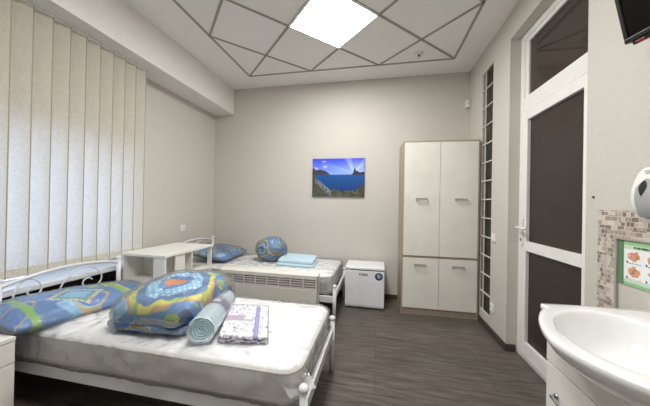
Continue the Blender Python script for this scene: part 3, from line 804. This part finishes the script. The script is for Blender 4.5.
for i in range(4):
    z = .386+i*.0245
    MB().prism([(hx0+.02, hy+.006, z), (hx0+.02, hy+.030, z+.012), (hx0+.02, hy+.030, z+.0145), (hx0+.02, hy+.006, z+.011)], (hx1-hx0-.04, 0, 0)).build('louvre', M['grille_slat'], ht)
for x in (hx0+.16, hx1-.19): MB().box(x, x+.03, hy-.03, hy+.115, 0, .018, .004).box(x+.006, x+.024, hy+.03, hy+.055, .018, hz0, .002).build('foot', M['white_plastic'], ht)

# ------------------------------------------------------------------ shelf unit with drawers beyond the near bed
sx0, sx1, sy0, sy1 = -2.285, -1.83, 1.965, 2.625
su = thing('shelf_unit', 'white chest of drawers with open shelf top between the bed heads', 'shelf unit', ((sx0+sx1)/2, (sy0+sy1)/2, 0))
e_ = .001
MB().box(sx0-.01, sx1+.012, sy0-.012, sy1+.01, .735, .757, .002).build('top', M['white_laminate'], su)
MB().box(sx0, sx1, sy0, sy1, .497, .515, e_).build('middle_shelf', M['white_laminate'], su)
MB().box(sx0, sx0+.016, sy0, sy0+.33, .515, .735, e_).build('back_panel', M['white_laminate'], su)
MB().box(sx0+.335, sx1, sy0, sy0+.016, .515, .735, e_).box(sx0+.325, sx0+.341, sy0+.016, sy0+.215, .515, .735, e_).build('divider', M['white_laminate'], su)
MB().box(sx0+.016, sx1-.25, sy0+.215, sy0+.231, .515, .735, e_).build('divider', M['white_laminate'], su)
MB().box(sx1-.016, sx1, sy0+.125, sy0+.245, .515, .735, e_).build('divider', M['white_laminate'], su)
MB().box(sx0+.016, sx1, sy0+.335, sy0+.351, .515, .735, e_).build('divider', M['white_laminate'], su)
MB().box(sx1-.045, sx1, sy1-.016, sy1, .515, .735, e_).build('divider', M['white_laminate'], su)
MB().box(sx0, sx1-.018, sy0, sy0+.016, .0, .497, e_).box(sx0, sx1-.018, sy1-.016, sy1, 0, .497, e_).box(sx0, sx0+.016, sy0+.016, sy1-.016, 0, .497, e_).box(sx0, sx1-.018, sy0+.016, sy1-.016, .02, .04).build('carcass', M['white_laminate'], su)
for i in range(3):
    z0 = .045+i*.15
    dd = MB().box(sx1-.018, sx1, sy0+.003, sy1-.003, z0, z0+.144, .002).build('drawer', M['white_laminate'], su)
    MB().tube([(sx1, sy1-.33, z0+.085), (sx1+.022, sy1-.325, z0+.082), (sx1+.026, sy1-.28, z0+.080), (sx1+.022, sy1-.235, z0+.082), (sx1, sy1-.23, z0+.085)], .005, 8).build('handle', M['bronze'], dd)

# near nightstand at the lower left
nx0, nx1, ny0, ny1, nzt = -2.29, -1.882, .60, 1.035, .50
ns_ = thing('nightstand', 'white nightstand with drawers at the lower left before the near bed', 'nightstand', ((nx0+nx1)/2, (ny0+ny1)/2, 0))
MB().box(nx0, nx1+.002, ny0, ny1, nzt-.02, nzt, .002).build('top', M['white_laminate'], ns_)
MB().box(nx0, nx1-.018, ny0+.002, ny0+.018, 0, nzt-.02, e_).box(nx0, nx1-.018, ny1-.018, ny1-.002, 0, nzt-.02, e_).box(nx0, nx0+.016, ny0+.018, ny1-.018, 0, nzt-.02).box(nx0+.016, nx1-.018, ny0+.018, ny1-.018, .02, .036).build('carcass', M['white_laminate'], ns_)
for z0, z1 in ((.365, nzt-.024), (.03, .360)):
    dd = MB().box(nx1-.018, nx1, ny0+.004, ny1-.002, z0, z1, .002).build('drawer', M['white_laminate'], ns_)
    yc = (ny0+ny1)/2
    MB().tube([(nx1, yc-.05, z1-.06), (nx1+.022, yc-.045, z1-.062), (nx1+.026, yc, z1-.064), (nx1+.022, yc+.045, z1-.062), (nx1, yc+.05, z1-.06)], .005, 8).build('handle', M['bronze'], dd)

# ------------------------------------------------------------------ washbasin and vanity
YCb = .99
def outer(t):
    """outline of the basin, t in 0..1 from the back far corner round the front to the back near corner"""
    P = [(XR, 1.335), (.85, 1.325), (.708, 1.312), (.700, 1.300), (.697, 1.262)]
    E = []
    for i in range(41):
        q = cos(pi*i/40); ex = 1.38 if q > 0 else 1.8; c_ = (max(0, 1-abs(q)**ex))**(1/ex)
        E.append((.697-.148*c_, .96+(.292 if q > 0 else .245)*q))
    Q = [(.697, .705), (.700, .668), (.708, .655), (.85, .645), (XR, .637)]
    return P+E[0:]+Q
OUT = outer(0)
def resample(pts, n):
    L = [0]
    for a, b_ in zip(pts, pts[1:]): L.append(L[-1]+sqrt((a[0]-b_[0])**2+(a[1]-b_[1])**2))
    out = []
    for i in range(n):
        s = L[-1]*i/(n-1); j_ = max(0, min(len(L)-2, next((k for k in range(len(L)-1) if L[k+1] >= s), len(L)-2)))
        t_ = (s-L[j_])/(L[j_+1]-L[j_] or 1); out.append((pts[j_][0]+(pts[j_+1][0]-pts[j_][0])*t_, pts[j_][1]+(pts[j_+1][1]-pts[j_][1])*t_))
    return out
NF = 110; front = resample(OUT, NF); nbk = 30
outline = front+[(XR, front[-1][1]+(front[0][1]-front[-1][1])*i/(nbk+1)) for i in range(1, nbk+1)]
NN = len(outline)
# inner bowl outline, matched by angle
bc = (.84, .975)
inner = []
for (x, y) in outline:
    a = atan2(y-bc[1], x-bc[0]); c_, s_ = cos(a), sin(a)
    ra, rb = (.235, .27) if c_ < 0 else (.175, .27)
    if s_ < 0: rb = .225
    ex = 2.3 if c_ > 0 else (2.3-.45*min(1, max(0, s_*3)) if s_ > 0 else 2.1)
    r_ = ((abs(c_)/ra)**ex+(abs(s_)/rb)**ex)**(-1/ex)
    inner.append((bc[0]+r_*c_, bc[1]+r_*s_))
b = bmesh.new(); rings = []
def ring(f): rings.append([b.verts.new(f(i)) for i in range(NN)])
def under(s, z): return lambda i: Vector((XR-(XR-outline[i][0])*s, YCb+(outline[i][1]-YCb)*s, z))
for s, z in ((.30, .615), (.50, .632), (.66, .66), (.80, .70), (.90, .738), (.965, .772), (.995, .798), (1.0, .808), (.998, .815)): ring(under(s, z))
for k_, z in ((.04, .820), (.25, .8215), (.6, .822), (.88, .8215), (.96, .819), (1.0, .814)):
    ring(lambda i, k_=k_, z=z: Vector((outline[i][0]+(inner[i][0]-outline[i][0])*k_, outline[i][1]+(inner[i][1]-outline[i][1])*k_, z)))
for s, z in ((.975, .798), (.95, .775), (.90, .745), (.82, .718), (.68, .698), (.5, .685), (.3, .679), (.1, .676)):
    ring(lambda i, s=s, z=z: Vector((bc[0]+.02*(1-s)+(inner[i][0]-bc[0])*s, bc[1]+(inner[i][1]-bc[1])*s, z)))
for A_, B_ in zip(rings, rings[1:]):
    for i in range(NN): b.faces.new((A_[i], A_[(i+1) % NN], B_[(i+1) % NN], B_[i]))
b.faces.new(rings[0][::-1]); b.faces.new(rings[-1])
bmesh.ops.recalc_face_normals(b, faces=b.faces[:])
ws = thing('washbasin', 'white glossy ceramic washbasin mounted on the right wall', 'washbasin', (.9, YCb, .68))
MB().merge(b, True).build('bowl', M['ceramic'], ws)
MB().lathe([(0, .004), (.022, .004), (.024, 0), (0, 0)], (bc[0]+.02, YCb, .676), 24).build('drain', M['chrome'], ws)

vx0, vy0, vy1 = .722, .70, 1.29
vn = thing('vanity_cabinet', 'white vanity cabinet with chrome drawer handle under the washbasin', 'cabinet', (.9, YCb, 0))
v_ = MB().box(vx0+.018, XR, vy1-.016, vy1, .08, .775, e_).box(vx0+.018, XR, vy0, vy0+.016, .08, .775, e_).box(vx0+.018, XR, vy0+.016, vy1-.016, .08, .096).box(XR-.02, XR-.004, vy0+.016, vy1-.016, .096, .6)
v_.box(vx0+.03, XR-.02, vy0+.016, vy1-.016, 0, .08)
v_.build('carcass', M['white_laminate'], vn)
MB().box(vx0, vx0+.018, vy0, vy1, .590, .69, .002).build('front_panel', M['white_laminate'], vn)
for z0, z1, hz_ in ((.385, .584, .478), (.085, .380, .30)):
    dd = MB().box(vx0, vx0+.018, vy0, vy1, z0, z1, .002).build('drawer', M['white_laminate'], vn)
    for yc in (1.17,) if z0 > .3 else (YCb,):
        MB().tube([(vx0, yc+.05, hz_), (vx0-.022, yc+.046, hz_), (vx0-.028, yc, hz_), (vx0-.022, yc-.046, hz_), (vx0, yc-.05, hz_)], [.008, .007, .005, .007, .008], 10).lathe([(0, 0), (.012, 0), (.010, -.006), (0, -.006)], (vx0, yc+.05, hz_), 12, 'x').lathe([(0, 0), (.012, 0), (.010, -.006), (0, -.006)], (vx0, yc-.05, hz_), 12, 'x').build('handle', M['chrome'], dd)

# ------------------------------------------------------------------ mosaic, poster, dispenser, screen
XM = XR-.008
ms = MB().box(XM, XR, .45, 1.572, 1.108, 1.233).box(XM, XR, 1.472, 1.572, .60, 1.108)
ms = ms.build('trim_3', M['mosaic'], kind='structure')
MB().box(XM-.002, XR, .45, 1.474, 1.100, 1.108).box(XM-.002, XR, 1.464, 1.474, .60, 1.100).build('tile_edge', M['tile_trim'], ms)
py0, py1, pz_0, pz_1 = 1.10, 1.462, .898, 1.098
def poster(co):
    u = (py1-(co.y+(py0+py1)/2))/(py1-py0); v = co.z/(pz_1-pz_0)      # u from left to right, v up
    G, LG = (.40, .54, .39), (.78, .86, .77)
    if u < .075: return G if u < .06 else (.32, .48, .32)
    if v > .90: return (.62, .78, .60)
    if v > .82:
        return (.24, .38, .28) if (.2 < u < .95 and abs(v-.86) < .02 and nz((u*80, 0, 0), 1) > -.2) else LG
    if v < .07: return (.58, .75, .56)
    if v < .15: return LG
    for ci in range(4):
        for ri in range(2):
            a, b_ = .21+ci*.24, .66-ri*.34; n_ = nz((u*22, v*12, ci+ri*5), 1.0)
            rr = ((u-a)/.075)**2+((v-b_)/.105)**2
            if rr < 1+.9*n_: return (.85, .62, .48) if n_ > -.2 else (.72, .48, .36)
            if abs(u-a+.09) < .012 and abs(v-b_+.135) < .02: return (.15, .20, .30)
            if abs(v-b_+.155) < .008 and abs(u-a) < .09 and nz((u*90, ri, 0), 1) > -.1: return (.50, .54, .52)
    return (.93, .94, .94)
o = MB().grid(lambda u, v: Vector((XR-.003, py0+(py1-py0)*u, pz_0+(pz_1-pz_0)*v)), 150, 90, False).grid(lambda u, v: Vector((XR-.0015, py0+(py1-py0)*(1-u), pz_0+(pz_1-pz_0)*v)), 2, 2, False)
o.bm.transform(Matrix.Translation(-Vector((XR, (py0+py1)/2, pz_0))))
o = o.build('hand_washing_poster', M['print'], paint=poster); o.location = (XR, (py0+py1)/2, pz_0)
tag(o, 'green and white poster of hand-washing pictures on the wall above the basin', 'poster')

# soap dispenser
dy0, dy1 = 1.145, 1.285
ds = thing('soap_dispenser', 'white wall soap dispenser with grey lower front above the mosaic tiles', 'dispenser', (XR, 1.215, 1.21))
def disp_fn(z0, z1, d0, y0, y1, grow=0.0):
    def fn(p):
        w_ = (p.z+.5); z = z0+(z1-z0)*w_
        dep = d0*(.80+.28*sin(pi*min(1, w_*1.05)**.8))
        taper = 1-.10*max(0, w_-.75)*2
        return Vector((XR-.0-dep*(.5-p.x)-grow*(.5-p.x), (y0+y1)/2+p.y*(y1-y0)*taper, z))
    return fn
MB().soft((1, 1, 1), (14, 14, 20), .22, .16, lambda p: disp_fn(1.205, 1.405, .105, dy0, dy1)(p)).build('housing', M['white_plastic'], ds)
def front_pt(y, z, off):
    w_ = (z-1.205)/.2; dep = .105*(.80+.28*sin(pi*max(0, min(1, w_*1.05))**.8)); yy = (y-(dy0+dy1)/2)/((dy1-dy0)/2)
    return Vector((XR-dep+.025*abs(yy)**3.2-off, y, z))
def apron(u, v):
    # grey lower cover, narrowing upward to an arch
    z = 1.208+.150*v; half = .0695*max(.0, 1-max(0, v-.15)**2.2*1.35)
    return front_pt((dy0+dy1)/2+half*(2*u-1), z, .003)
MB().grid(apron, 24, 30).build('grey_cover', M['grey_plastic'], ds)
def drop(u, v):
    z = 1.290+.062*v; half = .014*sin(pi*v**1.25)**.8 if 0 < v < 1 else 0
    return front_pt((dy0+dy1)/2+.004+half*(2*u-1), z, .006)
MB().grid(drop, 10, 24).build('level_window', M['black_plastic'], ds)
for i, (a, b_) in enumerate(((.022, 1.389), (.018, 1.383), (.012, 1.377))):
    MB().grid(lambda u, v, a=a, b_=b_: front_pt((dy0+dy1)/2+.005+a*(2*u-1), b_+.0022*v, .003), 8, 1).build('print_line', M['text_grey'], ds)
MB().box(XR-.085, XR-.02, dy0+.04, dy1-.04, 1.185, 1.21, .008).build('nozzle', M['grey_plastic'], ds)

# small screen on a wall bracket, upper right
corner = Vector((.928, 1.216, 1.876)); e1 = Vector((.20, -1, 0)).normalized(); tilt = math.radians(14)
nrm = Vector((-e1.y*-1, 0, 0)); n0 = Vector((-1, -.20, 0)).normalized()      # faces the room
up = (Vector((0, 0, 1))*cos(tilt)+n0*sin(tilt)).normalized(); nr = e1.cross(up).normalized()
if nr.dot(n0) < 0: nr = -nr
F = Matrix(((e1.x, up.x, nr.x, corner.x), (e1.y, up.y, nr.y, corner.y), (e1.z, up.z, nr.z, corner.z), (0, 0, 0, 1)))
tv = thing('wall_screen', 'small black screen tilted down from the upper right wall', 'screen', tuple(corner))
def loc(mb): mb.bm.transform(F); return mb
Wt, Ht = .50, .315
loc(MB().box(0, Wt, 0, .018, -.03, 0, .003).box(0, Wt, Ht-.014, Ht, -.03, 0, .003).box(0, .014, .018, Ht-.014, -.03, 0, .003).box(Wt-.014, Wt, .018, Ht-.014, -.03, 0, .003).box(.01, Wt-.01, .01, Ht-.01, -.034, -.012, .003)).build('bezel', M['black_plastic'], tv)
loc(MB().box(.013, Wt-.013, .017, Ht-.013, -.012, -.004)).build('display', M['black_screen'], tv)
loc(MB().box(.018, .085, -.014, .002, -.026, -.006, .005, 3)).build('sensor_bar', M['black_plastic'], tv)
loc(MB().box(.030, .060, -.0155, -.004, -.018, -.004, .003)).build('indicator', M['red_plastic'], tv)
loc(MB().box(.20, .30, .08, .20, -.055, -.032, .004)).build('mount_plate', M['black_plastic'], tv)
cc = F @ Vector((.25, .14, -.05))
MB().tube([tuple(cc), (XR-.012, cc.y, cc.z)], .016, 12).box(XR-.012, XR, cc.y-.05, cc.y+.05, cc.z-.05, cc.z+.05, .003).build('wall_bracket', M['black_plastic'], tv)

# ------------------------------------------------------------------ daylight, camera, view
w = bpy.data.worlds.new('evening_sky'); S.world = w; w.use_nodes = True
bg = w.node_tree.nodes['Background']; bg.inputs['Color'].default_value = (.62, .74, 1.0, 1); bg.inputs['Strength'].default_value = 2.7

cam = bpy.data.cameras.new('camera'); co = bpy.data.objects.new('camera', cam); COL.objects.link(co)
cam.sensor_width = 36; cam.sensor_fit = 'HORIZONTAL'; cam.lens = 259.68/650*36; cam.clip_start = .02
yaw, pitch, roll = -.2011, .0043, .0187
Fw = Vector((sin(yaw)*cos(pitch), cos(yaw)*cos(pitch), sin(pitch))); r_ = Vector((cos(yaw), -sin(yaw), 0)); u_ = r_.cross(Fw)
R_ = r_*cos(roll)+u_*sin(roll); U_ = -r_*sin(roll)+u_*cos(roll)
co.matrix_world = Matrix(((R_.x, U_.x, -Fw.x, 0), (R_.y, U_.y, -Fw.y, 0), (R_.z, U_.z, -Fw.z, 1.2366), (0, 0, 0, 1)))
S.camera = co
S.view_settings.view_transform = 'Standard'; S.view_settings.look = 'None'; S.view_settings.gamma = 1; S.view_settings.exposure = .27
S.cycles.max_bounces = 10; S.cycles.transparent_max_bounces = 16; S.cycles.diffuse_bounces = 6
